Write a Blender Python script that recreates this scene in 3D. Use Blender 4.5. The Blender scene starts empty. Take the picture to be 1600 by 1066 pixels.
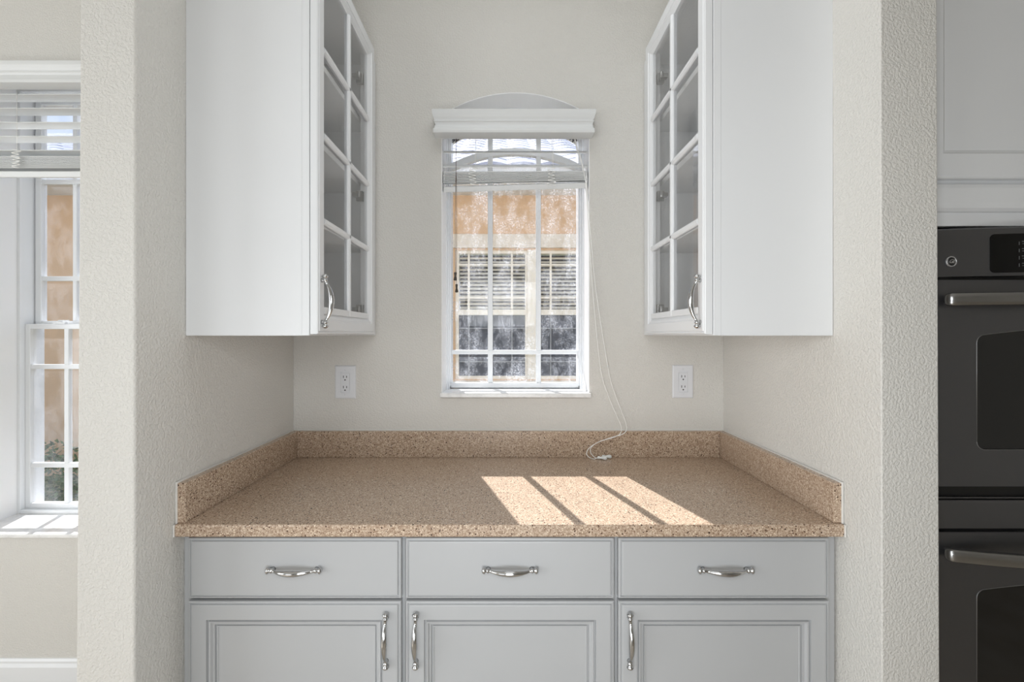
import bpy, math, random
from mathutils import Vector, Matrix
random.seed(7)
S = bpy.context.scene
COL = S.collection
F = 719.0                      # focal length in pixels of the 1600 px wide frame
EZ = 1.386                     # eye height

# ------------------------------------------------------------ camera, sky, sun, lights, exposure
cam = bpy.data.cameras.new('camera'); camo = bpy.data.objects.new('camera', cam); COL.objects.link(camo)
camo.location = (0, 0, EZ); camo.rotation_euler = (math.pi/2, 0, 0)
cam.sensor_width = 36; cam.lens = 36*F/1600
cam.shift_x = 8/1600; cam.shift_y = -10/1600
cam.clip_start = 0.02; cam.clip_end = 200
S.camera = camo
S.view_settings.view_transform = 'Standard'; S.view_settings.look = 'None'
S.view_settings.gamma = 1; S.view_settings.use_curve_mapping = False
S.view_settings.exposure = 0.0

W = bpy.data.worlds.new('sky'); S.world = W; W.use_nodes = True
wn = W.node_tree; wn.nodes.clear()
wo = wn.nodes.new('ShaderNodeOutputWorld'); wb = wn.nodes.new('ShaderNodeBackground')
wt = wn.nodes.new('ShaderNodeTexCoord'); ws = wn.nodes.new('ShaderNodeSeparateXYZ'); wr = wn.nodes.new('ShaderNodeValToRGB')
wr.color_ramp.elements[0].position = 0.0; wr.color_ramp.elements[0].color = (0.86, 0.91, 1.0, 1)
wr.color_ramp.elements[1].position = 0.7; wr.color_ramp.elements[1].color = (0.42, 0.62, 1.0, 1)
wn.links.new(wt.outputs['Generated'], ws.inputs[0]); wn.links.new(ws.outputs['Z'], wr.inputs[0])
wn.links.new(wr.outputs[0], wb.inputs[0]); wn.links.new(wb.outputs[0], wo.inputs[0])
wb.inputs[1].default_value = 1.0

def lamp(name, kind, loc, target, energy, color=(1, 1, 1), size=None):
    l = bpy.data.lights.new(name, kind); o = bpy.data.objects.new(name, l); COL.objects.link(o)
    o.location = loc
    o.rotation_euler = (Vector(target)-Vector(loc)).to_track_quat('-Z', 'Y').to_euler()
    l.energy = energy; l.color = color
    if size: l.shape = 'RECTANGLE'; l.size, l.size_y = size
    return o
sun = lamp('sun', 'SUN', (-3.05, 10, 10.3), (0, 0, 0), 8.4, (1.0, 0.99, 0.985))
sun.data.angle = math.radians(0.5)
LW = (0.93, 0.968, 1.0)
lamp('left_room_daylight', 'AREA', (-3.5, -0.4, 1.3), (0, 1.2, 1.1), 50, LW, (1.8, 1.8))
lamp('rear_left_daylight', 'AREA', (-2.4, -2.6, 1.0), (-.2, 1.5, 1.1), 22, LW, (1.6, 1.9))
lamp('camera_fill', 'AREA', (-0.05, -0.1, 0.75), (0.0, 1.5, 1.25), 7.2, LW, (0.6, 0.4))  # unseen fill light added low beside the camera to brighten the niche
lamp('camera_fill_high', 'AREA', (-0.05, -0.1, 1.65), (0.0, 1.5, 1.1), 6.0, LW, (0.6, 0.4))  # second added fill light, above the camera
lamp('niche_fill', 'AREA', (0.0, 1.05, 2.88), (0.0, 1.15, 0), 3.5, LW, (0.8, 0.6))  # unseen overhead fill, added to lift the niche walls

# ------------------------------------------------------------ materials
def srgb(r, g, b):
    return tuple(((c/255)/12.92 if c/255 <= .04045 else ((c/255+.055)/1.055)**2.4) for c in (r, g, b)) + (1,)
def mat(name, col, rough=.5, metal=0, spec=.5, coat=0, coat_rough=.1):
    m = bpy.data.materials.new(name); m.use_nodes = True
    b = m.node_tree.nodes['Principled BSDF']
    b.inputs['Base Color'].default_value = col if len(col) == 4 else tuple(col)+(1,)
    b.inputs['Roughness'].default_value = rough; b.inputs['Metallic'].default_value = metal
    b.inputs['Specular IOR Level'].default_value = spec
    b.inputs['Coat Weight'].default_value = coat; b.inputs['Coat Roughness'].default_value = coat_rough
    return m
def nodes(m):
    nt = m.node_tree
    return nt, nt.nodes['Principled BSDF'], (lambda t: nt.nodes.new(t)), nt.links.new
def obj_coord(nt, scale=1, stretch=(1, 1, 1)):
    t = nt.nodes.new('ShaderNodeTexCoord'); mp = nt.nodes.new('ShaderNodeMapping')
    mp.inputs['Scale'].default_value = tuple(scale*s for s in stretch)
    nt.links.new(t.outputs['Object'], mp.inputs[0]); return mp.outputs[0]
def ramp(nt, inp, stops):
    r = nt.nodes.new('ShaderNodeValToRGB'); e = r.color_ramp.elements
    while len(e) < len(stops): e.new(.5)
    for i, (p, c) in enumerate(stops):
        e[i].position = p; e[i].color = c if len(c) == 4 else tuple(c)+(1,)
    nt.links.new(inp, r.inputs[0]); return r.outputs[0]
def noise(nt, vec, scale, detail=2, rough=.5):
    n = nt.nodes.new('ShaderNodeTexNoise'); n.inputs['Scale'].default_value = scale
    n.inputs['Detail'].default_value = detail; n.inputs['Roughness'].default_value = rough
    nt.links.new(vec, n.inputs['Vector']); return n.outputs['Fac']
def bump(nt, b, h, strength, dist):
    bp = nt.nodes.new('ShaderNodeBump'); bp.inputs['Strength'].default_value = strength
    bp.inputs['Distance'].default_value = dist
    nt.links.new(h, bp.inputs['Height']); nt.links.new(bp.outputs[0], b.inputs['Normal'])
def tint(nt, b, inp, c1, c2, lo=.35, hi=.65):
    nt.links.new(ramp(nt, inp, [(lo, c1), (hi, c2)]), b.inputs['Base Color'])

def wall_paint(name, c, strength=.45):
    m = mat(name, c, .62, spec=.3); nt, b, N, L = nodes(m); v = obj_coord(nt)
    n1 = noise(nt, v, 165, 2, .5); r1 = ramp(nt, n1, [(.38, (0, 0, 0)), (.60, (1, 1, 1))])
    n2 = noise(nt, v, 330, 2, .6)
    mx = N('ShaderNodeMath'); mx.operation = 'MULTIPLY_ADD'; mx.inputs[1].default_value = .45
    L(n2, mx.inputs[0]); L(r1, mx.inputs[2])
    bump(nt, b, mx.outputs[0], strength, .0010)
    n3 = noise(nt, v, 1.2, 2)
    c2 = tuple(x*.97 for x in c[:3])+(1,)
    tint(nt, b, n3, c, c2)
    return m
M = {}
M['wall'] = wall_paint('greige_wall_paint', srgb(221, 218, 212), .8)
M['ceiling'] = wall_paint('ceiling_paint', srgb(236, 235, 231))
M['reveal'] = mat('white_reveal_paint', srgb(246, 246, 246), .5)
M['trim'] = mat('white_trim_paint', srgb(236, 237, 238), .35)
def painted(name, c, rough, scale=900):
    m = mat(name, c, rough, spec=.45); nt, b, N, L = nodes(m); v = obj_coord(nt)
    bump(nt, b, noise(nt, v, scale, 1), .03, .001)
    tint(nt, b, noise(nt, v, 2.5, 2), c, tuple(x*.975 for x in c[:3])+(1,)); return m
M['cab'] = painted('white_cabinet_lacquer', srgb(233, 234, 235), .34)
M['cab_in'] = painted('white_cabinet_interior', srgb(236, 237, 238), .5)
M['base'] = painted('shaded_white_cabinet_lacquer', srgb(186, 187, 188), .36)  # cabinet white greyed down, the weaker light below the counter put into the colour
M['toe'] = mat('dark_grey_toe_kick', srgb(120, 120, 120), .6)
M['vinyl'] = mat('white_vinyl', srgb(238, 240, 242), .3)
M['slat'] = painted('white_blind_slat', srgb(228, 229, 228), .38)
M['cord'] = mat('white_cord', srgb(250, 249, 245), .6)
M['tassel_w'] = mat('white_plastic', srgb(235, 238, 236), .3)
M['tassel_d'] = mat('dark_brown_plastic', srgb(66, 60, 52), .35)
M['cord_d'] = mat('brown_cord', srgb(92, 70, 62), .7)
M['outlet'] = mat('white_outlet_plastic', srgb(226, 227, 230), .3)
M['slot'] = mat('dark_slot', srgb(30, 28, 26), .6)
M['caulk'] = mat('white_caulk', srgb(232, 230, 225), .5)
M['chrome'] = mat('polished_nickel', srgb(196, 196, 196), .16, 1)
M['hinge'] = mat('hinge_steel', srgb(165, 165, 165), .3, 1)
M['black'] = mat('black_gap', srgb(12, 12, 12), .5)
M['oven_frame_line'] = mat('window_edge_steel', srgb(150, 150, 150), .3, .8)
def brushed(name, c, rough, metal, stretch=(1, 1, 60)):
    m = mat(name, c, rough, metal); nt, b, N, L = nodes(m)
    v = obj_coord(nt, 12, stretch)
    h = noise(nt, v, 8, 3, .7); bump(nt, b, h, .06, .0008); return m
M['oven'] = brushed('dark_stainless_steel', srgb(108, 108, 110), .34, .85)
M['handle_ss'] = brushed('brushed_stainless_handle', srgb(170, 170, 170), .26, 1)
M['oven_glass'] = mat('black_oven_glass', srgb(22, 22, 22), .04, 0, .6)
M['display'] = mat('black_control_glass', srgb(6, 6, 6), .08, 0, .35)
M['print'] = mat('grey_key_print', srgb(120, 122, 122), .5)
M['badge'] = mat('badge_silver', srgb(205, 205, 205), .25, .7)
M['badge_dark'] = mat('badge_dark_face', srgb(48, 48, 48), .4, .3)

def marble():
    m = mat('white_marble', srgb(238, 237, 234), .22); nt, b, N, L = nodes(m); v = obj_coord(nt)
    tint(nt, b, noise(nt, v, 22, 5, .7), srgb(222, 221, 219), srgb(243, 242, 240), .3, .55); return m
M['marble'] = marble()

def stone():
    m = mat('speckled_brown_quartz', srgb(150, 122, 98), .24, spec=.5); nt, b, N, L = nodes(m); v = obj_coord(nt)
    base = ramp(nt, noise(nt, v, 260, 3, .7), [(.32, srgb(148, 123, 102)), (.5, srgb(184, 160, 138)), (.68, srgb(218, 200, 179))])
    def speck(scale, lo, hi, seed):
        vo = N('ShaderNodeTexVoronoi'); vo.inputs['Scale'].default_value = scale; vo.inputs['Randomness'].default_value = 1
        a = N('ShaderNodeVectorMath'); a.operation = 'ADD'; a.inputs[1].default_value = (seed, seed*.7, seed*1.3)
        L(v, a.inputs[0]); L(a.outputs[0], vo.inputs['Vector'])
        d = ramp(nt, vo.outputs['Distance'], [(lo, (1, 1, 1)), (hi, (0, 0, 0))])
        sep = N('ShaderNodeSeparateColor'); L(vo.outputs['Color'], sep.inputs[0])
        return d, sep.outputs[0]
    def mixin(prev, scale, lo, hi, seed, thr, col):
        d, rnd = speck(scale, lo, hi, seed)
        g = N('ShaderNodeMath'); g.operation = 'LESS_THAN'; g.inputs[1].default_value = thr; L(rnd, g.inputs[0])
        mu = N('ShaderNodeMath'); mu.operation = 'MULTIPLY'; L(d, mu.inputs[0]); L(g.outputs[0], mu.inputs[1])
        mx = N('ShaderNodeMix'); mx.data_type = 'RGBA'
        L(mu.outputs[0], mx.inputs['Factor']); L(prev, mx.inputs['A']); mx.inputs['B'].default_value = col
        return mx.outputs['Result']
    c = mixin(base, 210, .30, .45, 3.1, .30, srgb(226, 208, 184))
    c = mixin(c, 260, .28, .42, 7.7, .30, srgb(112, 80, 58))
    c = mixin(c, 135, .22, .33, 1.3, .28, srgb(84, 58, 44))
    c = mixin(c, 90, .15, .22, 9.9, .26, srgb(58, 38, 30))
    L(c, b.inputs['Base Color']); return m
M['stone'] = stone()

def clear_glass(name, tintc=(.96, .97, .97, 1), refl=1.0):
    m = bpy.data.materials.new(name); m.use_nodes = True; nt = m.node_tree; nt.nodes.clear()
    o = nt.nodes.new('ShaderNodeOutputMaterial'); t = nt.nodes.new('ShaderNodeBsdfTransparent'); g = nt.nodes.new('ShaderNodeBsdfGlossy')
    g.inputs['Roughness'].default_value = .02; t.inputs[0].default_value = tintc
    f0 = nt.nodes.new('ShaderNodeLayerWeight'); f0.inputs[0].default_value = .5
    f = nt.nodes.new('ShaderNodeMath'); f.operation = 'POWER'; f.inputs[1].default_value = 4.6
    nt.links.new(f0.outputs['Facing'], f.inputs[0])
    mm = nt.nodes.new('ShaderNodeMath'); mm.operation = 'MULTIPLY_ADD'; mm.inputs[1].default_value = .9*refl; mm.inputs[2].default_value = .045*refl
    mx = nt.nodes.new('ShaderNodeMixShader')
    nt.links.new(f.outputs[0], mm.inputs[0]); nt.links.new(mm.outputs[0], mx.inputs[0])
    nt.links.new(t.outputs[0], mx.inputs[1]); nt.links.new(g.outputs[0], mx.inputs[2]); nt.links.new(mx.outputs[0], o.inputs[0])
    return m
M['glass'] = clear_glass('clear_cabinet_glass', (1, 1, 1, 1), .8)
def dirty_glass(name, amount, edge=.3):
    m = clear_glass(name, (1, 1, 1, 1), .6); nt = m.node_tree; N = nt.nodes.new; L = nt.links.new
    out = [n for n in nt.nodes if n.type == 'OUTPUT_MATERIAL'][0]; prev = out.inputs[0].links[0].from_socket
    v = obj_coord(nt)
    fine = ramp(nt, noise(nt, v, 260, 3, .8), [(.50, (0, 0, 0)), (.60, (1, 1, 1))])
    vs = obj_coord(nt, 1, (1, 1, .55))
    big = ramp(nt, noise(nt, vs, 14, 4, .65), [(.42, (.12, .12, .12)), (.62, (1, 1, 1))])
    mu = N('ShaderNodeMath'); mu.operation = 'MULTIPLY'; L(fine, mu.inputs[0]); L(big, mu.inputs[1])
    ad = N('ShaderNodeMath'); ad.operation = 'MULTIPLY_ADD'; ad.inputs[1].default_value = amount; ad.inputs[2].default_value = .0
    L(mu.outputs[0], ad.inputs[0])
    hz = N('ShaderNodeMath'); hz.operation = 'MULTIPLY_ADD'; hz.inputs[1].default_value = amount*.35
    L(big, hz.inputs[0]); L(ad.outputs[0], hz.inputs[2])
    tr = N('ShaderNodeBsdfTranslucent'); tr.inputs[0].default_value = (.86, .9, .98, 1)
    mx = N('ShaderNodeMixShader'); L(hz.outputs[0], mx.inputs[0]); L(prev, mx.inputs[1]); L(tr.outputs[0], mx.inputs[2])
    L(mx.outputs[0], out.inputs[0]); return m
M['pane'] = dirty_glass('rain_spotted_window_glass', .30)
M['pane2'] = dirty_glass('lightly_spotted_window_glass', .07)

def stucco(name, c):
    m = mat(name, c, .85, spec=.15); nt, b, N, L = nodes(m); v = obj_coord(nt)
    bump(nt, b, noise(nt, v, 60, 4, .7), .5, .004); tint(nt, b, noise(nt, v, 1.5, 3), c, tuple(x*.93 for x in c[:3])+(1,)); return m
M['peach'] = stucco('peach_stucco', srgb(230, 192, 152))
M['cream'] = stucco('cream_stucco', srgb(240, 226, 206))
M['n_frame'] = mat('cream_window_frame', srgb(242, 230, 208), .5)
M['n_slat'] = mat('cream_blind_slat', srgb(236, 228, 208), .5)
M['n_grey'] = mat('screened_muntin_paint', srgb(150, 150, 150), .6)
M['n_glass'] = mat('dark_reflecting_glass', srgb(62, 66, 76), .4, 0, .4)
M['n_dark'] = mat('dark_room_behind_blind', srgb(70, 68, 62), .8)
M['eave'] = mat('white_eave_paint', srgb(232, 230, 226), .6)
def tile_m():
    m = mat('grey_clay_tile', srgb(150, 148, 158), .8); nt, b, N, L = nodes(m); v = obj_coord(nt)
    tint(nt, b, noise(nt, v, 6, 4, .7), srgb(158, 158, 174), srgb(206, 206, 216)); return m
M['tile'] = tile_m()
def leaf_m():
    m = mat('hedge_leaf', srgb(70, 98, 58), .6); nt, b, N, L = nodes(m); v = obj_coord(nt)
    tint(nt, b, noise(nt, v, 14, 3), srgb(52, 78, 48), srgb(118, 142, 92)); return m
M['leaf'] = leaf_m()
def grass_m():
    m = mat('lawn', srgb(110, 128, 84), .9); nt, b, N, L = nodes(m); v = obj_coord(nt)
    tint(nt, b, noise(nt, v, 25, 5, .7), srgb(92, 112, 70), srgb(160, 160, 122)); return m
M['grass'] = grass_m()
def floor_m():
    m = mat('beige_floor', srgb(196, 184, 168), .4); nt, b, N, L = nodes(m); v = obj_coord(nt)
    tint(nt, b, noise(nt, v, 5, 4), srgb(188, 175, 158), srgb(206, 196, 182)); return m
M['floor'] = floor_m()

# ------------------------------------------------------------ mesh helpers
def at(px, py, d):            # a direction measured in the frame, at distance d, as a world point
    return Vector(((px-792)*d/F, d, EZ-(py-523)*d/F))
class MB:
    def __init__(s): s.v = []; s.f = []; s.sm = []
    def add(s, vs, fs, smooth=False):
        n = len(s.v); s.v += [Vector(p) for p in vs]
        for f in fs: s.f.append(tuple(i+n for i in f)); s.sm.append(smooth)
        return s
    def box(s, x0, x1, y0, y1, z0, z1, fn=None):
        vs = [(x, y, z) for z in (z0, z1) for y in (y0, y1) for x in (x0, x1)]
        if fn: vs = [fn(Vector(p)) for p in vs]
        return s.add(vs, [(0, 2, 3, 1), (4, 5, 7, 6), (0, 1, 5, 4), (2, 6, 7, 3), (0, 4, 6, 2), (1, 3, 7, 5)])
    def prism(s, poly, y0, y1, fn=None):     # poly in (x, z), counter-clockwise seen from -Y
        n = len(poly); vs = [(p[0], y0, p[1]) for p in poly]+[(p[0], y1, p[1]) for p in poly]
        if fn: vs = [fn(Vector(p)) for p in vs]
        return s.add(vs, [tuple(range(n)), tuple(range(2*n-1, n-1, -1))]+[(i, i+n, (i+1) % n+n, (i+1) % n) for i in range(n)])
    def tube(s, pts, r, seg=8, flat=1.0):
        pts = [Vector(p) for p in pts]; n = len(pts); rr = r if isinstance(r, (list, tuple)) else [r]*n
        t = [(pts[min(i+1, n-1)]-pts[max(i-1, 0)]).normalized() for i in range(n)]
        a = t[0].cross(Vector((0, 0, 1)));
        if a.length < .2: a = t[0].cross(Vector((0, 1, 0)))
        a.normalize(); vs = []
        for i in range(n):
            a = (a-t[i]*a.dot(t[i])).normalized(); b = t[i].cross(a)
            for k in range(seg):
                q = 2*math.pi*k/seg; vs.append(pts[i]+a*(math.cos(q)*rr[i])+b*(math.sin(q)*rr[i]*flat))
        fs = [(i*seg+k, i*seg+(k+1) % seg, (i+1)*seg+(k+1) % seg, (i+1)*seg+k) for i in range(n-1) for k in range(seg)]
        fs += [tuple(reversed(range(seg))), tuple(range((n-1)*seg, n*seg))]
        return s.add(vs, fs, True)
    def rings(s, u0, u1, v0, v1, prof, fn, close=True, loop=False):   # rectangular rings at (inset, height)
        vs = []
        for ins, h in prof:
            for u, v in ((u0+ins, v0+ins), (u1-ins, v0+ins), (u1-ins, v1-ins), (u0+ins, v1-ins)): vs.append(fn(u, v, h))
        n = len(prof); fs = []
        for i in range(n if loop else n-1):
            j = (i+1) % n
            for k in range(4): fs.append((i*4+k, i*4+(k+1) % 4, j*4+(k+1) % 4, j*4+k))
        if close: fs += [tuple((n-1)*4+k for k in range(4)), (3, 2, 1, 0)]
        return s.add(vs, fs)
    def build(s, name, m, parent=None, bevel=0, seg=2):
        base = Vector(parent.get('base', (0, 0, 0))) if parent else Vector((0, 0, 0))
        me = bpy.data.meshes.new(name); me.from_pydata([tuple(p-base) for p in s.v], [], s.f)
        for p, q in zip(me.polygons, s.sm): p.use_smooth = q
        me.validate(); me.update()
        import bmesh
        bm = bmesh.new(); bm.from_mesh(me); bmesh.ops.recalc_face_normals(bm, faces=bm.faces[:]); bm.to_mesh(me); bm.free()
        me.materials.append(m); o = bpy.data.objects.new(name, me); COL.objects.link(o)
        if parent: o.parent = parent; o['base'] = tuple(base)
        if bevel:
            b = o.modifiers.new('bevel', 'BEVEL'); b.width = bevel; b.segments = seg; b.limit_method = 'ANGLE'; b.angle_limit = math.radians(40)
            b.harden_normals = False
        return o
def B(*a): return MB().box(*a)
def tag(o, label=None, cat=None, group=None, kind=None):
    for k, v in (('label', label), ('category', cat), ('group', group), ('kind', kind)):
        if v: o[k] = v
    return o
def thing(name, loc, label=None, cat=None, group=None, kind=None):
    o = bpy.data.objects.new(name, None); COL.objects.link(o); o.location = loc; o['base'] = tuple(loc); o.empty_display_size = .1
    return tag(o, label, cat, group, kind)
def struct(o): o['kind'] = 'structure'; return o
def smooth_path(pts, n=8):
    pts = [Vector(p) for p in pts]; out = []
    for i in range(len(pts)-1):
        p0, p1, p2, p3 = pts[max(i-1, 0)], pts[i], pts[i+1], pts[min(i+2, len(pts)-1)]
        for k in range(n):
            t = k/n; out.append(.5*((2*p1)+(p2-p0)*t+(2*p0-5*p1+4*p2-p3)*t*t+(3*p1-p0-3*p2+p3)*t**3))
    out.append(pts[-1]); return out

# ------------------------------------------------------------ key dimensions
YW, YO = 1.783, 2.08           # inner and outer face of the window wall
XL, XR = -.826, .839           # niche side walls
CH = 2.9                       # ceiling height
# window 1 (arched)
A0, A1, AB, ASP, ARI = -.2535, .3205, 1.140, 2.238, .087
ACX = (A0+A1)/2; AH = (A1-A0)/2; AR = (AH**2+ARI**2)/(2*ARI); ACZ = ASP+ARI-AR
def arch(x, off=0): return ACZ+math.sqrt(max((AR+off)**2-(x-ACX)**2, 0))
# window 2
C0, C1, CB, CT = -2.095, -1.43, .60, 2.44

# ------------------------------------------------------------ room shell
w = MB()
w.box(-3.9, C0, YW, YO, -.1, CH+.1).box(C0, C1, YW, YO, -.1, CB).box(C0, C1, YW, YO, CT, CH+.1)
w.box(C1, A0, YW, YO, -.1, CH+.1).box(A0, A1, YW, YO, -.1, AB).box(A1, 3.2, YW, YO, -.1, CH+.1)
NA = 32
for i in range(NA):
    x0 = A0+(A1-A0)*i/NA; x1 = A0+(A1-A0)*(i+1)/NA
    w.prism([(x0, arch(x0)), (x1, arch(x1)), (x1, CH+.1), (x0, CH+.1)], YW, YO)
struct(w.build('wall_back', M['wall']))
def lean_l(p):                 # the outer corner of the left pier is a few millimetres out of plumb
    if p.x < -.9: p.x += .0062*(p.z-1.386)
    if p.x > -.9 and p.y < 1.1: p.x += .0012*(p.z-1.386)
    return p
def lean_r(p):
    if p.x > .9: p.x -= .0040*(p.z-1.386)
    if p.x < .9 and p.y < 1.1: p.x -= .0025*(p.z-1.386)
    return p
struct(MB().box(XL-.127, XL, 1.022, YW, 0, CH, lean_l).build('wall_left', M['wall'], bevel=.005, seg=3))
struct(MB().box(XR, XR+.128, 1.031, YW, 0, CH, lean_r).build('wall_right', M['wall'], bevel=.003, seg=3))
struct(B(-3.9, 3.2, -3.7, YW, -.1, 0).build('floor', M['floor']))
struct(B(-3.9, 3.2, -3.7, YW, CH, CH+.1).build('ceiling', M['ceiling']))
struct(B(-3.9, -3.8, -3.7, YW, 0, CH).build('wall_far_left', M['wall']))
struct(B(3.1, 3.2, -3.7, YW, 0, CH).build('wall_far_right', M['wall']))
struct(B(-3.9, 3.2, -3.8, -3.7, 0, CH).build('wall_rear', M['wall']))
bb = MB()
bb.prism([(0, 0), (.014, 0), (.014, .105), (.009, .117), (.009, .125), (.004, .133), (0, .133)], -3.79, -.9535,
         lambda p: Vector((p.y, YW-p.x, p.z)))
struct(bb.build('baseboard_back', M['trim']))

# ------------------------------------------------------------ window_1: arched window over the counter
w1 = thing('window_1', (ACX, 1.9, AB), kind='structure')
rv = MB(); t = .003
rv.box(A0, A0+t, YW+.001, 1.90, 1.16, ASP).box(A1-t, A1, YW+.001, 1.90, 1.16, ASP)
for i in range(NA):
    x0 = A0+(A1-A0)*i/NA; x1 = A0+(A1-A0)*(i+1)/NA
    rv.prism([(x0, arch(x0)-t), (x1, arch(x1)-t), (x1, arch(x1)), (x0, arch(x0))], YW+.001, 1.90)
rv.build('reveal', M['reveal'], w1)
B(A0-.0045, A1+.0045, 1.765, 1.90, 1.143, 1.161).build('sill', M['marble'], w1, .004, 3)
def arch_frame(name, in0, in1, y0, y1, zb, mt, parent, bev=0):
    """frame following sides and arch between insets in0 and in1"""
    m = MB(); xs = [A0+in0+(A1-A0-2*in0)*i/NA for i in range(NA+1)]; outer = [(A0+in0, zb)]+[(x, arch(x, -in0)) for x in xs]+[(A1-in0, zb)]
    xs = [A0+in1+(A1-A0-2*in1)*i/NA for i in range(NA+1)]; inner = [(A0+in1, zb)]+[(x, arch(x, -in1)) for x in xs]+[(A1-in1, zb)]
    for i in range(len(outer)-1):
        m.prism([outer[i], inner[i], inner[i+1], outer[i+1]], y0, y1)
    m.box(A0+in0, A1-in0, y0, y1, zb, zb+(in1-in0))
    return m.build(name, mt, parent, bev)
arch_frame('window_frame', .0, .006, 1.90, 2.05, 1.143, M['vinyl'], w1)
arch_frame('inner_frame', .006, .0125, 1.935, 2.03, 1.149, M['vinyl'], w1)
arch_frame('window_sash', .0125, .017, 1.955, 2.02, 1.163, M['vinyl'], w1)
B(A0+.0125, A1-.0125, 1.957, 1.99, 1.160, 1.181).build('bottom_rail', M['vinyl'], w1, .002)
for xc in (-.071, .135):
    B(xc-.0105, xc+.0105, 1.962, 1.988, 1.18, arch(xc, -.017)).build('muntin', M['vinyl'], w1, .003)
B(A0+.017, A1-.017, 1.960, 1.989, 1.302, 1.320).build('muntin', M['vinyl'], w1, .003)
# curved muntin
mm = MB(); R2 = .592; cz = 2.181-R2; n = 28; xa, xb = A0+.017, A1-.017
for i in range(n):
    x0 = xa+(xb-xa)*i/n; x1 = xa+(xb-xa)*(i+1)/n
    z = lambda x, R: cz+math.sqrt(R*R-(x-ACX)**2)
    mm.prism([(x0, z(x0, R2-.026)), (x1, z(x1, R2-.026)), (x1, z(x1, R2)), (x0, z(x0, R2))], 1.960, 1.989)
mm.build('curved_muntin', M['vinyl'], w1)
g = MB(); xs = [A0+.012+(A1-A0-.024)*i/NA for i in range(NA+1)]
g.add([(x, 1.975, zz) for x in xs for zz in (1.165, arch(x, -.012))], [(2*i, 2*i+2, 2*i+3, 2*i+1) for i in range(NA)])
g.build('pane', M['pane'], w1)
# dark diagonal bars set in the corners above the arch line, behind the pane
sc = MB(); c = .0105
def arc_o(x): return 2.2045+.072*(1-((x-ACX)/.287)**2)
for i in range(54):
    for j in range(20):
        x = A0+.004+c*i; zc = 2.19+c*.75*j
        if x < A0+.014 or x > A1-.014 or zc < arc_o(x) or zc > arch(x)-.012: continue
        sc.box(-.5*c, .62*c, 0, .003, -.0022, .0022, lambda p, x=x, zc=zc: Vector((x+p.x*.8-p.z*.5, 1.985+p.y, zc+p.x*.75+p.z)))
o = sc.build('corner_lattice', mat('dark_lattice', srgb(52, 50, 58), .7), w1); o['kind'] = 'stuff'

# ------------------------------------------------------------ window_2: single-hung window in the next room
w2 = thing('window_2', ((C0+C1)/2, 1.9, CB), kind='structure')
rv = MB(); rv.box(C0, C0+t, YW+.001, 1.99, .62, CT).box(C1-t, C1, YW+.001, 1.99, .62, CT).box(C0, C1, YW+.001, 1.99, CT-t, CT)
rv.build('reveal', M['reveal'], w2)
B(C0-.004, C1+.004, 1.765, 1.985, .604, .620).build('sill', M['marble'], w2, .004, 3)
def rect_frame(name, x0, x1, z0, z1, wd, y0, y1, mt, parent, bev=.002):
    m = MB().box(x0, x0+wd, y0, y1, z0, z1).box(x1-wd, x1, y0, y1, z0, z1)
    m.box(x0+wd, x1-wd, y0, y1, z0, z0+wd).box(x0+wd, x1-wd, y0, y1, z1-wd, z1)
    return m.build(name, mt, parent, bev)
rect_frame('window_frame', C0, C1, .62, CT, .016, 1.965, 2.07, M['vinyl'], w2)
lo = rect_frame('lower_sash', C0+.016, C1-.016, .636, 1.432, .022, 1.985, 2.012, M['vinyl'], w2)
up = rect_frame('upper_sash', C0+.022, C1-.022, 1.42, CT-.018, .026, 2.022, 2.05, M['vinyl'], w2)
x0, x1 = C0+.038, C1-.038
for k in range(1, 4):
    xc = x0+.006+(x1-x0)*k/4
    B(xc-.010, xc+.010, 1.988, 2.008, .655, 1.412).build('muntin', M['vinyl'], lo, .003)
    B(xc-.009, xc+.009, 2.026, 2.046, 1.445, CT-.04).build('muntin', M['vinyl'], up, .003)
for zc in (.821, 1.247): B(x0, x1, 1.987, 2.009, zc-.010, zc+.010).build('muntin', M['vinyl'], lo, .003)
for zc in (1.633, 2.06, 2.312): B(x0+.008, x1-.008, 2.025, 2.047, zc-.010, zc+.010).build('muntin', M['vinyl'], up, .003)
B(x0-.004, x1+.004, 1.997, 2.000, .65, 1.418).build('pane', M['pane2'], lo)
B(x0+.004, x1-.004, 2.034, 2.037, 1.44, CT-.04).build('pane', M['pane2'], up)
lk = MB().box(-1.95, -1.90, 1.975, 1.99, 1.432, 1.440).tube([(-1.925, 1.985, 1.438), (-1.925, 1.985, 1.448)], .009, 12).box(-1.925, -1.89, 1.978, 1.988, 1.445, 1.449)
lk.build('sash_lock', M['vinyl'], w2)

# ------------------------------------------------------------ blinds
def valance_mb(x0, x1, ztop, zbot, yw):
    prof = [(.058, 1), (.060, .97), (.0585, .80), (.055, .68), (.0505, .58), (.0505, .55), (.053, .54), (.053, .50), (.050, .47), (.0475, .40), (.0475, .36),
            (.0495, .30), (.0505, .22), (.0525, .20), (.0545, .17), (.0555, .10), (.0545, .02), (.053, 0)]
    m = MB(); vs = []; k = len(prof)
    for out, zf in prof:
        z = zbot+(ztop-zbot)*zf; e = (out-.055)*.9
        vs += [(x0-e, yw, z), (x0-e, yw-out, z), (x1+e, yw-out, z), (x1+e, yw, z)]
    fs = [(i*4+j, i*4+j+1, (i+1)*4+j+1, (i+1)*4+j) for i in range(k-1) for j in range(3)]
    fs += [(0, 3, 2, 1), (4*k-4, 4*k-3, 4*k-2, 4*k-1)]
    # inner side
    m.add(vs, fs); return m
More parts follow.
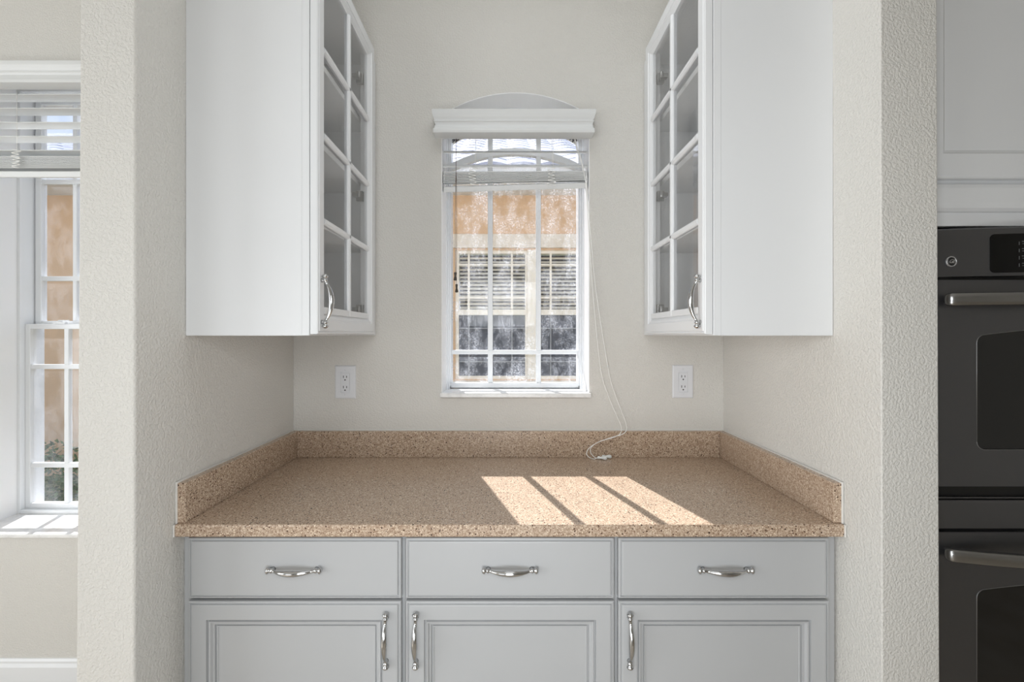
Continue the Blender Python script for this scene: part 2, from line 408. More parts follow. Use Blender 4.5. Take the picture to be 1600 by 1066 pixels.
def slat_mb(x0, x1, yc, zc, tilt, slope=0, wd=.050, th=.0028):
    a = math.radians(tilt); m = MB(); xm = (x0+x1)/2
    prof = [(-.5, 0), (-.25, .0016), (0, .0022), (.25, .0016), (.5, 0)]
    vs = []
    for s_ in (0, 1):
        x = (x0, x1)[s_]
        for p, h in prof:
            for tt in (th/2, -th/2):
                y = p*wd; z = h+tt
                vs.append((x, yc+y*math.cos(a)-z*math.sin(a), zc+y*math.sin(a)+z*math.cos(a)+slope*(x-xm)))
    n = len(prof)*2; fs = []
    for i in range(len(prof)-1):
        a0 = 2*i; fs += [(a0, a0+2, n+a0+2, n+a0), (a0+1, n+a0+1, n+a0+3, a0+3), (a0, a0+1, a0+3, a0+2), (n+a0, n+a0+2, n+a0+3, n+a0+1)]
    fs += [(0, n, n+1, 1), (n-2, n-1, 2*n-1, 2*n-2)]
    return m.add(vs, fs)
bl = thing('window_blind', (ACX, 1.81, 1.94), 'raised white slatted blind on the arched window above the counter, bottom rail hanging crooked', 'blind')
valance_mb(-.277, .330, 2.233, 2.146, YW).build('valance', M['slat'], bl)
B(-.25, .315, 1.785, 1.828, 2.185, 2.222).build('head_rail', M['slat'], bl, .002)
for zc in (2.160, 2.1045, 2.050):
    slat_mb(-.2475, .3125, 1.812, zc, 28.5).build('slat', M['slat'], bl)
for k in range(8):
    slat_mb(-.2475, .3125, 1.812, 2.0265-.0056*k, 18-k*1.2, .017*min(1, (k+2)/6)).build('slat', M['slat'], bl)
br = MB().box(-.28, .28, -.026, .026, -.0105, .0105)
a = math.radians(20)
br.v = [Vector((ACX+p.x, 1.812+p.y*math.cos(a)-p.z*math.sin(a), 1.966+p.y*math.sin(a)+p.z*math.cos(a)+.030*p.x)) for p in br.v]
br.build('bottom_rail', M['slat'], bl, .003)
for xc in (-.124, .180):
    for yy, nm in ((1.786, 'ladder_cord'), (1.838, 'ladder_cord')):
        MB().tube([(xc, yy, 2.19), (xc, yy, 2.04+(.02 if yy > 1.8 else 0))], .0007, 6).build(nm, M['cord'], bl)
    # slack ladder cord bunched over the stacked slats
    pts = []
    for k in range(12):
        pts.append((xc-.010+(.018 if k % 2 else -.012)+random.uniform(-.004, .004), 1.778-random.uniform(0, .004), 2.034-k*.0065))
    MB().tube(smooth_path(pts, 5), .0014, 6).build('slack_cord', M['cord'], bl)
# brown tilt cords with tassels
for (px, y0, y1, ty) in ((711.3, 205, 426, 432), (713.5, 205, 444, 450.5)):
    p0 = at(713, y0, 1.792); p1 = at(px, 330, 1.765); p2 = at(px, y1, 1.765)
    cd = MB().tube(smooth_path([p0, at(712.6, 262, 1.775), p1, p2], 6), .0008, 6).build('tilt_cord', M['cord_d'], bl)
    q = at(px, ty, 1.765); zs = [(.016, .003), (.0145, .0045), (.010, .0046), (.004, .0036), (0, .0034), (-.006, .005), (-.011, .0062), (-.015, .0058), (-.0165, .003)]
    MB().tube([q+Vector((0, 0, -z0)) * -1 for z0, r in zs], [r for z0, r in zs], 12).build('tassel', M['tassel_d'], cd)
# white lift cords that fall to the counter
CT_Z = .9145
c1 = [at(897, 208, 1.815), at(902, 232, 1.80), at(909, 252, 1.785), at(915, 285, 1.775), at(917.5, 320, 1.764), at(921, 380, 1.760), at(927.5, 470, 1.758), at(938.5, 577, 1.758)]
c1b = [at(938.5, 577, 1.758), at(951, 620, 1.758), at(964, 651, 1.757), at(970.5, 667, 1.756), at(969, 678, 1.753), at(958, 684, 1.752), at(938, 690, 1.752), at(922, 699, 1.748),
       at(916.5, 708, 1.742), at(920, 714.5, 1.735), at(928, 717.5, 1.736), Vector((.342, 1.737, CT_Z+.006))]
c2 = [at(896, 208, 1.818), at(901, 232, 1.803), at(909, 256, 1.786), at(916, 285, 1.775), at(919, 320, 1.764), at(924, 380, 1.761), at(932, 460, 1.759), at(949.5, 572, 1.758)]
c2b = [at(949.5, 572, 1.758), at(957, 605, 1.758), at(970, 640, 1.757), at(977.5, 660, 1.756), at(979, 672, 1.753), at(972, 679, 1.752), at(955, 684, 1.751), at(935, 691, 1.750), at(924, 699, 1.746),
       at(922.5, 706, 1.742), at(927, 713, 1.740), at(934, 717, 1.740), Vector((.360, 1.752, CT_Z+.007))]
for ca, cb, tp, td in ((c1, c1b, Vector((.342, 1.737, CT_Z+.0072)), Vector((1, -.35, 0))), (c2, c2b, Vector((.362, 1.7515, CT_Z+.0075)), Vector((1, -.12, .0)))):
    cb[-1] = tp
    MB().tube(smooth_path(ca[:4], 5)+smooth_path(ca[3:]+cb[1:], 7)[1:], .0014, 8).build('lift_cord', M['cord'], bl)
    kn = ca[-1]; MB().tube([kn+Vector((0, 0, s*.0035)) for s in (-1, -.7, 0, .7, 1)], [.0008, .0022, .0030, .0022, .0008], 8).build('cord_knot', M['tassel_w'], bl)
    td = td.normalized(); zs = [(0, .002), (.001, .0052), (.006, .0056), (.012, .0044), (.016, .0044), (.022, .0062), (.028, .0070), (.033, .0066), (.036, .003)]
    MB().tube([tp+td*z0+Vector((0, 0, 0)) for z0, r in zs], [r for z0, r in zs], 14).build('cord_tassel', M['tassel_w'], bl)

b2 = thing('window_blind', ((C0+C1)/2, 1.81, 1.99), 'raised white slatted blind on the left room window', 'blind')
valance_mb(C0-.02, C1+.02, 2.415, 2.335, YW).build('valance', M['slat'], b2)
B(C0+.006, C1-.006, 1.785, 1.828, 2.37, 2.415).build('head_rail', M['slat'], b2, .002)
for k in range(5):
    slat_mb(C0+.006, C1-.006, 1.812, 2.318-.0545*k, -5).build('slat', M['slat'], b2)
for k in range(10):
    slat_mb(C0+.006, C1-.006, 1.812, 2.083-.0052*k, 12-k).build('slat', M['slat'], b2)
br = MB().box(C0+.006, C1-.006, -.026, .026, -.0115, .0115); a = math.radians(16)
br.v = [Vector((p.x, 1.812+p.y*math.cos(a)-p.z*math.sin(a), 2.016+p.y*math.sin(a)+p.z*math.cos(a))) for p in br.v]
br.build('bottom_rail', M['slat'], b2, .003)
for xc in (-1.902, -1.60):
    MB().tube([(xc, 1.786, 2.34), (xc, 1.786, 2.09)], .0008, 6).build('ladder_cord', M['cord'], b2)
    pts = [(xc+.008+(.016 if k % 2 else -.014)+random.uniform(-.004, .004), 1.776-random.uniform(0, .004), 2.10-k*.0065) for k in range(12)]
    MB().tube(smooth_path(pts, 5), .0014, 6).build('slack_cord', M['cord'], b2)

# ------------------------------------------------------------ counter
YC, ZC0 = 1.140, .8835
ct = thing('countertop', (0, 1.45, ZC0), 'brown speckled stone countertop with backsplash filling the niche under the arched window', 'countertop')
g = .0012
B(XL+g, XR-g, YC, YW-g, ZC0, CT_Z).build('slab', M['stone'], ct, .004, 3)
B(XL+.022, XR-.022, 1.763, YW-g, CT_Z, 1.0145).build('back_splash', M['stone'], ct, .002)
B(XL+g, XL+.022, 1.150, YW-g, CT_Z, 1.0145).build('side_splash', M['stone'], ct, .002)
B(XR-.022, XR-g, 1.150, YW-g, CT_Z, 1.0145).build('side_splash', M['stone'], ct, .002)
ck = MB().box(XL+.001, XR-.001, YW-.004, YW-.0005, 1.0135, 1.0185)
ck.box(XL+.0004, XL+.004, 1.148, YW-.002, 1.0135, 1.0182).box(XR-.004, XR-.0004, 1.148, YW-.002, 1.0135, 1.0182)
ck.box(XL+.0004, XL+.0034, 1.1465, 1.1515, CT_Z, 1.0182).box(XR-.0034, XR-.0004, 1.1465, 1.1515, CT_Z, 1.0182)
ck.box(XL+.0004, XL+.0032, 1.137, 1.1412, ZC0+.001, CT_Z).box(XR-.0032, XR-.0004, 1.137, 1.1412, ZC0+.001, CT_Z)
ck.build('caulk_bead', M['caulk'], ct)

# ------------------------------------------------------------ cabinet hardware
def pull_mb(c, along, out):      # c: centre on the surface
    c = Vector(c); along = Vector(along); out = Vector(out); L = .0485
    half = [(-.0715, .009, .0012), (-.0706, .009, .0042), (-.0685, .009, .0068), (-.0655, .009, .0088), (-.0622, .009, .0068), (-.0600, .009, .0044),
            (-.0588, .009, .0046), (-.0572, .0092, .0062), (-.0550, .0096, .0066), (-.0528, .0100, .0056), (-.0512, .0104, .0040)]
    pts = [(u, w_, r) for u, w_, r in half]
    for k in range(1, 18):
        u = -L+2*L*k/18; f = 1-(u/L)**2; pts.append((u, .0108+.0150*f**.75, .0036+.0040*f**1.6))
    pts += [(-u, w_, r) for u, w_, r in reversed(half)]
    m = MB().tube([c+along*u+out*w_ for u, w_, r in pts], [r for u, w_, r in pts], 14)
    for sgn in (-1, 1):          # posts that carry the pull
        p = c+along*(sgn*.0545); m.tube([p, p+out*.004, p+out*.0085], [.006, .0046, .0046], 12)
    return m

# ------------------------------------------------------------ base cabinets
YF, YD = 1.178, 1.158            # face frame, door face
OUT = [(0, YF-.001), (0, YD+.0045), (.0015, YD+.002), (.0045, YD+.0015), (.0055, YD+.0045), (.0072, YD+.0045), (.009, YD+.0005), (.012, YD)]
def fr(u, v, h): return (u, h, v)
units = [(XL+.0008, -.2602, -.803, -.2665, 'right', 'base cabinet at the left end with door pull on the right'),
         (-.2598, .2758, -.2545, .2705, 'left', 'base cabinet in the middle of the counter run'),
         (.2762, XR-.0008, .2815, .8125, 'left', 'base cabinet at the right end against the right wall')]
for X0, X1, D0, D1, side, lab in units:
    cb = thing('base_cabinet', ((X0+X1)/2, 1.45, 0), lab, 'cabinet', 'base cabinets under the countertop')
    m = MB().box(X0, X0+.016, YF+.02, YW-.003, .1, ZC0-.0005).box(X1-.016, X1, YF+.02, YW-.003, .1, ZC0-.0005).box(X0+.016, X1-.016, YF+.02, YW-.003, .1, .118)
    m.box(X0+.016, X1-.016, YW-.012, YW-.003, .118, ZC0-.0005)
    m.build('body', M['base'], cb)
    sl, sr = max(D0-X0, .006)+.02, max(X1-D1, .006)+.02
    m = MB().box(X0, X0+sl, YF, YF+.02, .1, ZC0-.0005).box(X1-sr, X1, YF, YF+.02, .1, ZC0-.0005)
    for z0, z1 in ((.1, .13), (.70, .735), (.86, ZC0-.0005)): m.box(X0+sl, X1-sr, YF, YF+.02, z0, z1)
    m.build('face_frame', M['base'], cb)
    B(X0, X1, YF+.06, YF+.075, 0, .1).build('toe_kick', M['toe'], cb)
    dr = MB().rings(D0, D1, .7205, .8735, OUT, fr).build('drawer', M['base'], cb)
    pull_mb(((D0+D1)/2+(.002 if side == 'right' else 0), YD, .7965), (1, 0, 0), (0, -1, 0)).build('handle', M['chrome'], dr)
    fi = .046
    prof = OUT+[(fi, YD), (fi+.0012, YD+.007), (fi+.0042, YD+.007), (fi+.0060, YD+.0015), (fi+.0095, YD+.0020), (fi+.0125, YD+.0085), (fi+.0165, YD+.0085),
                (fi+.0175, YD+.0145), (fi+.0205, YD+.0145), (fi+.0215, YD+.0105), (fi+.0240, YD+.0105), (fi+.0250, YD+.0125), (fi+.027, YD+.0125)]
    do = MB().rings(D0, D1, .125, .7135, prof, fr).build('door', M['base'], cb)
    xp = D1-.0365 if side == 'right' else D0+.0265
    pull_mb((xp, YD, .620), (0, 0, 1), (0, -1, 0)).build('handle', M['chrome'], do)

# ------------------------------------------------------------ glass-door wall cabinets
ZB, ZT, Y0, Y1 = 1.3835, 2.438, 1.183, 1.690
def wall_cabinet(s, xw, xc, xf, xd, lab):
    """s=+1: cabinet on the left wall, door looks to +X; xw wall, xc carcass edge, xf face frame, xd door face"""
    ob = thing('wall_cabinet', (xw, (Y0+YW)/2, ZB), lab, 'cabinet', 'glass-door wall cabinets beside the window')
    bx = lambda m, a, b, *r: m.box(min(a, b), max(a, b), *r)
    m = MB(); xi = xw+s*.001; t = .016
    bx(m, xi, xc, Y0, Y0+t, ZB, ZT); bx(m, xi, xc, YW-.002-t, YW-.002, ZB, ZT)
    bx(m, xi, xc, Y0+t, YW-.002-t, ZB+.0, ZB+t); bx(m, xi, xc, Y0+t, YW-.002-t, ZT-t, ZT)
    bx(m, xi, xi+s*.006, Y0+t, YW-.002-t, ZB+t, ZT-t)
    m.build('body', M['cab'], ob)
    m = MB()
    bx(m, xc, xf, Y0, Y0+.04, ZB, ZT); bx(m, xc, xf, 1.655, YW-.002, ZB, ZT); bx(m, xc, xf, Y0+.04, 1.655, ZB, ZB+.04); bx(m, xc, xf, Y0+.04, 1.655, ZT-.04, ZT)
    m.build('face_frame', M['cab'], ob, .001)
    for z in (1.708, 1.938, 2.172):
        m = MB(); bx(m, xi+s*.007, xc-s*.012, Y0+t+.001, YW-.003-t, z-.009, z+.009); m.build('shelf', M['cab_in'], ob, .001)
    # door
    thick = abs(xd-xf)-.002
    fn = lambda u, v, h: (xd-s*h, u, v)
    prof = [(0, thick), (0, .005), (.0015, .002), (.0045, .0015), (.0055, .003), (.0075, .003), (.009, .0005), (.012, 0), (.036, 0), (.0375, .003), (.044, .0035), (.047, .0055),
            (.054, .010), (.056, .0105), (.056, thick)]
    dz0, dz1 = ZB+.004, ZT-.002
    dm = MB().rings(Y0+.001, Y1, dz0, dz1, prof, fn, close=False, loop=True)
    # wider bottom rail
    do = dm.build('door', M['cab'], ob)
    gy0, gy1, gz0, gz1 = Y0+.055, Y1-.055, dz0+.055, dz1-.055
    m = MB(); bx(m, xd-s*(thick-.001), xd-s*.0045, gy0, gy1, gz0-.001, gz0+.018); m.build('rail_moulding', M['cab'], do, .002)
    yc = (Y0+Y1)/2
    def bar(vert, c, a, b_):
        # muntin with a small rounded profile
        pr = [(-.0095, .0105), (-.0085, .0065), (-.004, .003), (.004, .003), (.0085, .0065), (.0095, .0105), (.006, thick-.001), (-.006, thick-.001)]
        vs = []
        for e in (a, b_):
            for p, h in pr: vs.append((xd-s*h, c+p, e) if vert else (xd-s*h, e, c+p))
        k = len(pr); return MB().add(vs, [tuple(range(k)), tuple(range(2*k-1, k-1, -1))]+[(i, i+k, (i+1) % k+k, (i+1) % k) for i in range(k)])
    zs = [gz0+.018+(gz1-gz0-.018)*k/4 for k in range(5)]
    bar(True, yc, gz0, gz1).build('muntin', M['cab'], do)
    for k in (1, 2, 3): bar(False, zs[k], gy0, gy1).build('muntin', M['cab'], do)
    for k in range(4):
        for a_, b_ in ((gy0, yc-.008), (yc+.008, gy1)):
            m = MB(); bx(m, xd-s*(.0125), xd-s*(.0145), a_-.0005, b_+.0005, (gz0 if k == 0 else zs[k]+.008)-.0005, zs[k+1]-(.008 if k < 3 else 0)+.0005)
            m.build('pane', M['glass'], do)
    pull_mb((xd, Y0+.022, 1.4735), (0, 0, 1), (s, 0, 0)).build('handle', M['chrome'], do)
    for z in (1.475, 1.88, 2.30):   # concealed hinges on the far stile
        m = MB(); xk = xf-s*.005
        bx(m, xk-s*.024, xk, 1.636, 1.652, z-.018, z+.018); bx(m, xk-s*.032, xk-s*.010, 1.618, 1.640, z-.007, z+.007)
        m.tube([(xk-s*.008, 1.618, z-.011), (xk-s*.008, 1.618, z+.011)], .006, 12)
        m.build('hinge', M['hinge'], ob, .002)
    return ob
wall_cabinet(1, XL, -.527, -.508, -.485, 'white wall cabinet left of the window with a divided glass door facing right')
wall_cabinet(-1, XR, .551, .531, .507, 'white wall cabinet right of the window with a divided glass door facing left')

# ------------------------------------------------------------ outlets
def outlet(xc, zc, lab):
    ob = thing('wall_outlet', (xc, YW, zc), lab, 'outlet', 'outlets on the wall above the backsplash')
    fn = lambda u, v, h: (xc+u, YW-h, zc+v)
    MB().rings(-.040, .040, -.0635, .0635, [(0, 0), (0, .003), (.0015, .005), (.004, .0062), (.0225, .0065), (.0230, .0035), (.030, .0035)], fn).build('cover_plate', M['outlet'], ob)
    r = MB().rings(-.0168, .0168, -.0338, .0338, [(0, .003), (0, .0072), (.001, .0078)], fn).build('receptacle', M['outlet'], ob)
    for dz in (.0205, -.0190):
        for dx, hh in ((-.0062, .0048), (.0062, .0038)):
            B(xc+dx-.0012, xc+dx+.0012, YW-.0082, YW-.0075, zc+dz-hh, zc+dz+hh).build('slot', M['slot'], r)
        MB().tube([(xc, YW-.0075, zc+dz-.0120), (xc, YW-.0083, zc+dz-.0120)], .0027, 12).build('ground_hole', M['slot'], r)
    for dz in (.048, -.048):
        MB().tube([(xc, YW-.006, zc+dz), (xc, YW-.0072, zc+dz)], [.003, .0025], 12).build('screw', M['outlet'], ob)
outlet(-.6245, 1.2025, 'white duplex outlet left of the window, under the left glass-door cabinet')
outlet(.6805, 1.2045, 'white duplex outlet right of the window, near the right wall')

# ------------------------------------------------------------ kitchen: tall oven cabinet and double oven
KX0, KX1, YV = .972, 1.86, 1.11
OX0, OX1 = 1.030, 1.795
tc = thing('oven_cabinet', ((KX0+KX1)/2, 1.4, 0), 'tall white cabinet housing the dark double oven', 'cabinet')
m = MB().box(KX0, KX0+.018, YV+.02, YW-.003, .1, 2.5).box(KX1-.018, KX1, YV+.02, YW-.003, .1, 2.5).box(KX0+.018, KX1-.018, YV+.02, YW-.003, 2.48, 2.5)
m.box(KX0+.018, KX1-.018, YW-.02, YW-.003, .1, 2.48).box(KX0+.018, KX1-.018, YV+.02, YW-.02, .10, .118).box(KX0+.018, KX1-.018, YV+.02, YW-.02, 1.72, 1.738)
m.box(KX0+.018, KX1-.018, YV+.02, YW-.02, .30, .318)
m.build('body', M['cab'], tc)
m = MB().box(KX0, OX0-.002, YV, YV+.02, .1, 2.5).box(OX1+.002, KX1, YV, YV+.02, .1, 2.5).box(OX0-.002, OX1+.002, YV, YV+.02, .1, .33).box(OX0-.002, OX1+.002, YV, YV+.02, 1.648, 2.5)
m.build('face_frame', M['cab'], tc, .001)
B(KX0, KX1, YV+.07, YV+.085, 0, .1).build('toe_kick', M['toe'], tc)
# moulded rail over the ovens
rp = [(0, 1.680), (.008, 1.681), (.014, 1.688), (.016, 1.700), (.016, 1.735), (.013, 1.744), (.004, 1.7475), (0, 1.7475)]
m = MB(); k = len(rp); m.add([(x, YV-o_, z) for x in (KX0, KX1) for o_, z in rp], [tuple(range(k)), tuple(range(2*k-1, k-1, -1))]+[(i, i+k, (i+1) % k+k, (i+1) % k) for i in range(k)])
m.build('moulded_rail', M['cab'], tc)
xm = (KX0+KX1)/2
for a_, b_ in ((KX0+.004, xm-.002), (xm+.002, KX1-.004)):
    MB().rings(a_, b_, 1.757, 2.49, [(0, YV), (0, YV-.016), (.003, YV-.019), (.006, YV-.02), (.058, YV-.02), (.063, YV-.014), (.07, YV-.010), (.075, YV-.010)], fr).build('door', M['cab'], tc)

ov = thing('double_oven', ((OX0+OX1)/2, 1.4, .34), 'dark stainless double wall oven with black control display and two door handles', 'oven')
xm = (OX0+OX1)/2; hw = (OX1-OX0)/2
B(OX0+.01, OX1-.01, YV+.001, 1.65, .345, 1.635).build('oven_body', M['black'], ov)
def bow(x, a): return a*(1-((x-xm)/hw)**2)
def bowed(x0, x1, z0, z1, yb, a, th, n=24, ztop=None):
    m = MB(); vs = []
    for i in range(n+1):
        x = x0+(x1-x0)*i/n; yf = yb-bow(x, a)
        vs += [(x, yf+th+bow(x, a)*.0, z0), (x, yf, z0+.002), (x, yf, z1-.004), (x, yf+.004, z1), (x, yb+th, z1)]
        vs[-5] = (x, yb+th, z0+.002)
    k = 5; fs = [(i*k+j, i*k+(j+1) % k, (i+1)*k+(j+1) % k, (i+1)*k+j) for i in range(n) for j in range(k)]+[tuple(range(k)), tuple(range((n+1)*k-1, n*k-1, -1))]
    return m.add(vs, fs)
cp = bowed(OX0, OX1, 1.5225, 1.640, YV-.004, .042, .010).build('control_panel', M['oven'], ov)
def rounded(x0, x1, z0, z1, r, n=7, hump=0):
    pts = []
    for cx, cz, a0 in ((x0+r, z0+r, 180), (x1-r, z0+r, 270), (x1-r, z1-r, 0), (x0+r, z1-r, 90)):
        if hump and a0 == 90:
            for q in range(1, 20):
                x = x1-r-(x1-x0-2*r)*q/20; pts.append((x, z1+hump*(1-((x-xm)/(x1-xm-r))**2)))
        for i in range(n+1):
            a = math.radians(a0+90*i/n); pts.append((cx+r*math.cos(a), cz+r*math.sin(a)))
    return pts
# display glass follows the bow of the panel
def curved_plate(pts, off, th, a=.042, yb=YV-.004, cuts=16):
    xs = sorted(set(round(p[0], 5) for p in pts)); m = MB()
    x0, x1 = xs[0], xs[-1]; grid = sorted(set(xs+[x0+(x1-x0)*i/cuts for i in range(cuts+1)]))
    def span(x):
        zz = []
        for i in range(len(pts)):
            p, q = pts[i], pts[(i+1) % len(pts)]
            if min(p[0], q[0])-1e-6 <= x <= max(p[0], q[0])+1e-6:
                if abs(q[0]-p[0]) < 1e-6: zz += [p[1], q[1]]
                else: zz.append(p[1]+(q[1]-p[1])*(x-p[0])/(q[0]-p[0]))
        return min(zz), max(zz)
    vs = []
    for x in grid:
        lo_, hi_ = span(x); y = yb-bow(x, a)-off
        vs += [(x, y, lo_), (x, y, hi_), (x, y+th, hi_), (x, y+th, lo_)]
    n = len(grid); fs = [(i*4+j, (i+1)*4+j, (i+1)*4+(j+1) % 4, i*4+(j+1) % 4) for i in range(n-1) for j in range(4)]+[(0, 1, 2, 3), (4*n-1, 4*n-2, 4*n-3, 4*n-4)]
    return m.add(vs, fs)
dsp = curved_plate(rounded(1.139, 2*xm-1.139, 1.5315, 1.6225, .010), .0015, .003).build('display', M['display'], cp)
m = MB()
for r_ in range(4):
    for c_ in range(3):
        x = 1.207+.0125*c_; z = 1.604-.017*r_
        y = YV-.004-bow(x, .042)-.0022
        m.box(x-.0045, x+.0045, y, y+.0006, z-.0008, z+.0004).box(x-.0035, x+.0028, y, y+.0006, z-.0062, z-.0052)
    x = 1.1975; y = YV-.004-bow(x, .042)-.0022; z = 1.604-.017*r_
    m.box(x-.0006, x+.0002, y, y+.0006, z-.0085, z-.0005)
m.build('key_print', M['print'], dsp)
# round maker's badge
xb_, zb_ = 1.0605, 1.5605; yb_ = YV-.004-bow(xb_, .042)
bg = MB(); bg.tube([(xb_, yb_+.001, zb_), (xb_, yb_-.0022, zb_)], .0112, 32); bgo = bg.build('badge', M['badge_dark'], cp)
ring = MB(); sg = 36; rr = [(.0098, -.0020), (.0102, -.0034), (.0122, -.0036), (.0130, -.0020), (.0130, .001), (.0098, .001)]
ring.add([(xb_+r*math.cos(2*math.pi*i/sg), yb_+h, zb_+r*math.sin(2*math.pi*i/sg)) for i in range(sg) for r, h in rr],
         [(i*6+j, ((i+1) % sg)*6+j, ((i+1) % sg)*6+(j+1) % 6, i*6+(j+1) % 6) for i in range(sg) for j in range(6)], True)
ring.build('badge_ring', M['badge'], bgo)
tcv = bpy.data.curves.new('badge_text', 'FONT'); tcv.body = 'GE'; tcv.size = .0125; tcv.shear = .45; tcv.align_x = 'CENTER'; tcv.align_y = 'CENTER'; tcv.extrude = .0004; tcv.space_character = .86
tob = bpy.data.objects.new('badge_text_curve', tcv)
me = bpy.data.meshes.new_from_object(tob); bpy.data.objects.remove(tob)
me.transform(Matrix.Translation(Vector((xb_, yb_-.0026, zb_))-Vector(cp['base'])) @ Matrix.Rotation(math.pi/2, 4, 'X'))
me.materials.clear(); me.materials.append(M['badge'])
to = bpy.data.objects.new('badge_lettering', me); COL.objects.link(to); to.parent = bgo; to['base'] = tuple(cp['base'])

def oven_door(z0, z1, wz0, wz1, hz, hr):
    YD2 = YV-.012
    pts = rounded(1.121, 2*xm-1.121, wz0, wz1, .020, hump=.018)
    d = MB(); xa, xb = OX0, OX1; yb = YV+.0
    # front skin with a window hole: strips left, right, and above/below the window
    grid = sorted(set(p[0] for p in pts))
    top, bot = {}, {}
    for x in grid:
        zz = []
        for i in range(len(pts)):
            p, q = pts[i], pts[(i+1) % len(pts)]
            if min(p[0], q[0])-1e-7 <= x <= max(p[0], q[0])+1e-7:
                zz += [p[1], q[1]] if abs(q[0]-p[0]) < 1e-7 else [p[1]+(q[1]-p[1])*(x-p[0])/(q[0]-p[0])]
        top[x], bot[x] = max(zz), min(zz)
    d.box(xa, grid[0], YD2, yb, z0, z1).box(grid[-1], xb, YD2, yb, z0, z1)
    for i in range(len(grid)-1):
        u, v = grid[i], grid[i+1]
        if v-u < 1e-6: continue
        d.prism([(u, top[u]), (v, top[v]), (v, z1), (u, z1)], YD2, yb); d.prism([(u, z0), (v, z0), (v, bot[v]), (u, bot[u])], YD2, yb)
    do = d.build('door', M['oven'], ov)
    m = MB().prism(pts, YD2+.003, YD2+.006); m.build('window_glass', M['oven_glass'], do)
    e = MB(); P = [Vector((x, YD2-.0002, z)) for x, z in pts]; e.tube(P+[P[0]], .0009, 6); e.build('window_edge', M['oven_frame_line'], do)
    # broad bowed handle
    hb = MB(); vs = []; x0, x1 = 1.0345, 2*xm-1.0345; k = 14
    ends = [0, .0006, .0018, .0036, .006, .009, .013]; L_ = x1-x0
    st = ends+[.013+(L_-.026)*q/36 for q in range(1, 36)]+[L_-e for e in reversed(ends)]; n = len(st)-1
    for e0 in st:
        x = x0+e0; e_ = min(e0, L_-e0); q_ = min(1, e_/.013); f_ = max(.03, 1-(1-q_)**2.6)**.5
        rz = .0158*(.42+.58*f_) if e_ > 0 else .004; ry = .010*f_+.001
        y = YD2-.012-bow(x, .056)
        for j in range(k):
            q = 2*math.pi*j/k; cz_, sy_ = math.cos(q), math.sin(q)
            vs.append((x, y+ry*math.copysign(abs(sy_)**.7, sy_), hz+rz*math.copysign(abs(cz_)**.7, cz_)))
    hb.add(vs, [(i*k+j, i*k+(j+1) % k, (i+1)*k+(j+1) % k, (i+1)*k+j) for i in range(n) for j in range(k)]+[tuple(range(k)), tuple(range((n+1)*k-1, n*k-1, -1))], True)
    for x in (x0+.028, x1-.028): hb.box(x-.018, x+.018, YD2-.020, YD2+.001, hz-.010, hz+.010)
    hb.build('handle', M['handle_ss'], do)
oven_door(1.0235, 1.5165, 1.111, 1.386, 1.4685, 0)
oven_door(.372, .9145, .46, .778, .868, 0)
B(OX0, OX1, YV-.010, YV, .922, .990).build('middle_trim', M['oven'], ov, .001)
B(OX0, OX1, YV-.006, YV, .342, .366).build('bottom_trim', M['oven'], ov, .001)
m = MB().box(OX0, OX1, YV-.008, YV, .9935, .9965); m.build('vent_strip', M['oven'], ov)

# ------------------------------------------------------------ outside: the house next door
struct(B(-16, 14, YO, 30, -.25, -.15).build('ground', M['grass']))
NY = 5.0
nh = thing('house', (-1, NY, -.15), 'peach stucco house next door with cream window trim and grey tile roof', 'house')
# wall with two real openings
AXL, AXR, BXL, BXR, WZ0, WZ1 = -.560, .235, .335, 1.13, .90, 2.305
m = MB()
m.box(-12, AXL, NY, NY+.2, -.15, 2.9).box(AXR, BXL, NY+.012, NY+.2, WZ0, WZ1).box(BXR, 8, NY, NY+.2, -.15, 2.9)
m.box(AXL, BXR, NY, NY+.2, -.15, WZ0).box(AXL, BXR, NY, NY+.2, WZ1, 2.9)
m.build('wall', M['peach'], nh)
B(-1.2, 1.75, NY-.03, NY, 2.325, 2.475).build('trim_band', M['cream'], nh, .004)
B(AXR-.01, BXL+.01, NY-.004, NY+.012, WZ0, WZ1).build('mullion_post', M['n_frame'], nh)
B(AXL-.10, BXR+.10, NY-.03, NY, WZ0-.11, WZ0-.012).build('trim_band', M['cream'], nh, .004)
for xa, xb in ((AXL, AXR), (BXL, BXR)):
    f = MB(); y0, y1 = NY+.02, NY+.09; wd = .035
    f.box(xa, xa+wd, y0, y1, WZ0, WZ1).box(xb-wd, xb, y0, y1, WZ0, WZ1).box(xa+wd, xb-wd, y0, y1, WZ0, WZ0+wd).box(xa+wd, xb-wd, y0, y1, WZ1-wd, WZ1)
    f.box(xa+wd, xb-wd, y0-.01, y1, 1.60, 1.66)
    fo = f.build('window', M['n_frame'], nh)
    for k in (.105, .42, .58, .895) if False else (.15, .80):
        x = xa+wd+(xb-xa-2*wd)*k
        B(x-.007, x+.007, y0+.01, y0+.03, WZ0+wd, 1.60).build('muntin', M['n_grey'], fo)
        B(x-.011, x+.011, y0+.005, y0+.03, 1.66, WZ1-wd).build('muntin', M['n_frame'], fo)
    for z in (2.15, 1.79): B(xa+wd, xb-wd, y0+.008, y0+.03, z-.010, z+.010).build('muntin', M['n_frame'], fo)
    for z in (1.455, 1.09): B(xa+wd, xb-wd, y0+.012, y0+.03, z-.006, z+.006).build('muntin', M['n_grey'], fo)
    B(xa+wd, xb-wd, y0+.034, y0+.04, WZ0+wd, 1.60).build('pane', M['n_glass'], fo)
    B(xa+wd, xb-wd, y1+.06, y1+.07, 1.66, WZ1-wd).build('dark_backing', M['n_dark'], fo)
    for k in range(14):
        z = 1.685+k*.042
        slat_mb(xa+wd+.003, xb-wd-.003, y0+.075, z, 38, wd=.040).build('slat', M['n_slat'], fo)
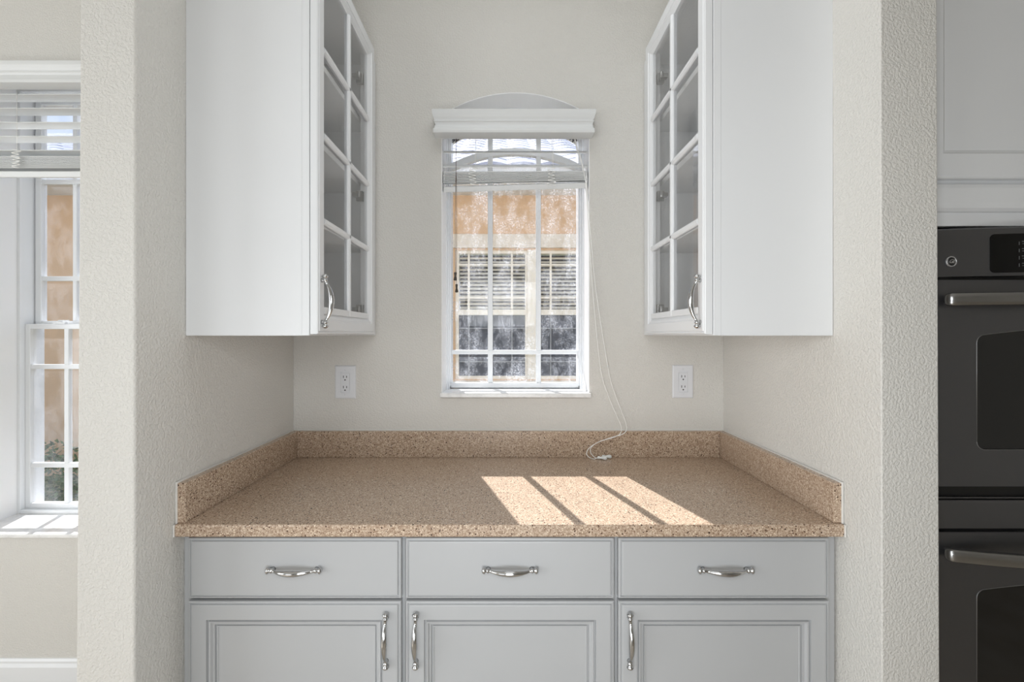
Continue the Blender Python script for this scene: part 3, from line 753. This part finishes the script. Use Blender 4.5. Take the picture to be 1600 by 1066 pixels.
B(-12.4, 8.4, NY-.5, NY+.0, 2.90, 2.93).build('soffit', M['eave'], nh)
B(-12.4, 8.4, NY-.53, NY-.5, 2.86, 3.02).build('fascia', M['eave'], nh)
# roof: rows of barrel tiles, stepped course by course
rf = MB(); p = .52; rows = 15; pitch_x = .30
for r_ in range(rows):
    y0 = NY-.56+r_*.30; z0 = 3.02+r_*.30*p
    xs0 = -6.6; n = int(9.6/ (pitch_x/6))
    vs = []
    for i in range(n+1):
        x = xs0+i*pitch_x/6; h = .028*abs(math.sin(math.pi*(i % 6)/6+.0))+.012
        vs += [(x, y0, z0+h-.03), (x, y0, z0+h), (x, y0+.33, z0+h+.33*p-.006)]
    rf.add(vs, [(i*3+j, (i+1)*3+j, (i+1)*3+j+1, i*3+j+1) for i in range(n) for j in range(2)])
ro = rf.build('roof_tiles', M['tile'], nh); ro['kind'] = 'stuff'
m = MB(); m.add([(-12, NY-.5, 2.99), (8, NY-.5, 2.99), (8, NY+3.95, 2.99+4.45*p), (-12, NY+3.95, 2.99+4.45*p), (-12, NY+8, 2.9), (8, NY+8, 2.9)],
                 [(0, 1, 2, 3), (3, 2, 5, 4)]); m.build('roof', M['tile'], nh)
hd = MB()
for i in range(5200):
    x = random.uniform(-7.5, -3.0); y = random.uniform(4.05, 4.5); z = random.uniform(-.15, .30+.05*math.sin(x*7)+.03*math.sin(x*17))
    if random.random() < .5: y = 4.05+random.random()**2*.1
    if random.random() < .3: z = .26+.05*math.sin(x*7)+.03*math.sin(x*17)+random.uniform(0, .05)
    c = Vector((x, y, z)); u = Vector((random.gauss(0, 1), random.gauss(0, 1), random.gauss(0, 1))).normalized()
    v = u.cross(Vector((random.gauss(0, 1), random.gauss(0, 1), random.gauss(0, 1)))).normalized(); s_ = random.uniform(.018, .034)
    hd.add([c-u*s_, c+v*s_*.45, c+u*s_, c-v*s_*.45], [(0, 1, 2, 3)])
ho = hd.build('hedge', M['leaf']); tag(ho, 'low green hedge of small leaves in front of the peach house', 'hedge', kind='stuff')
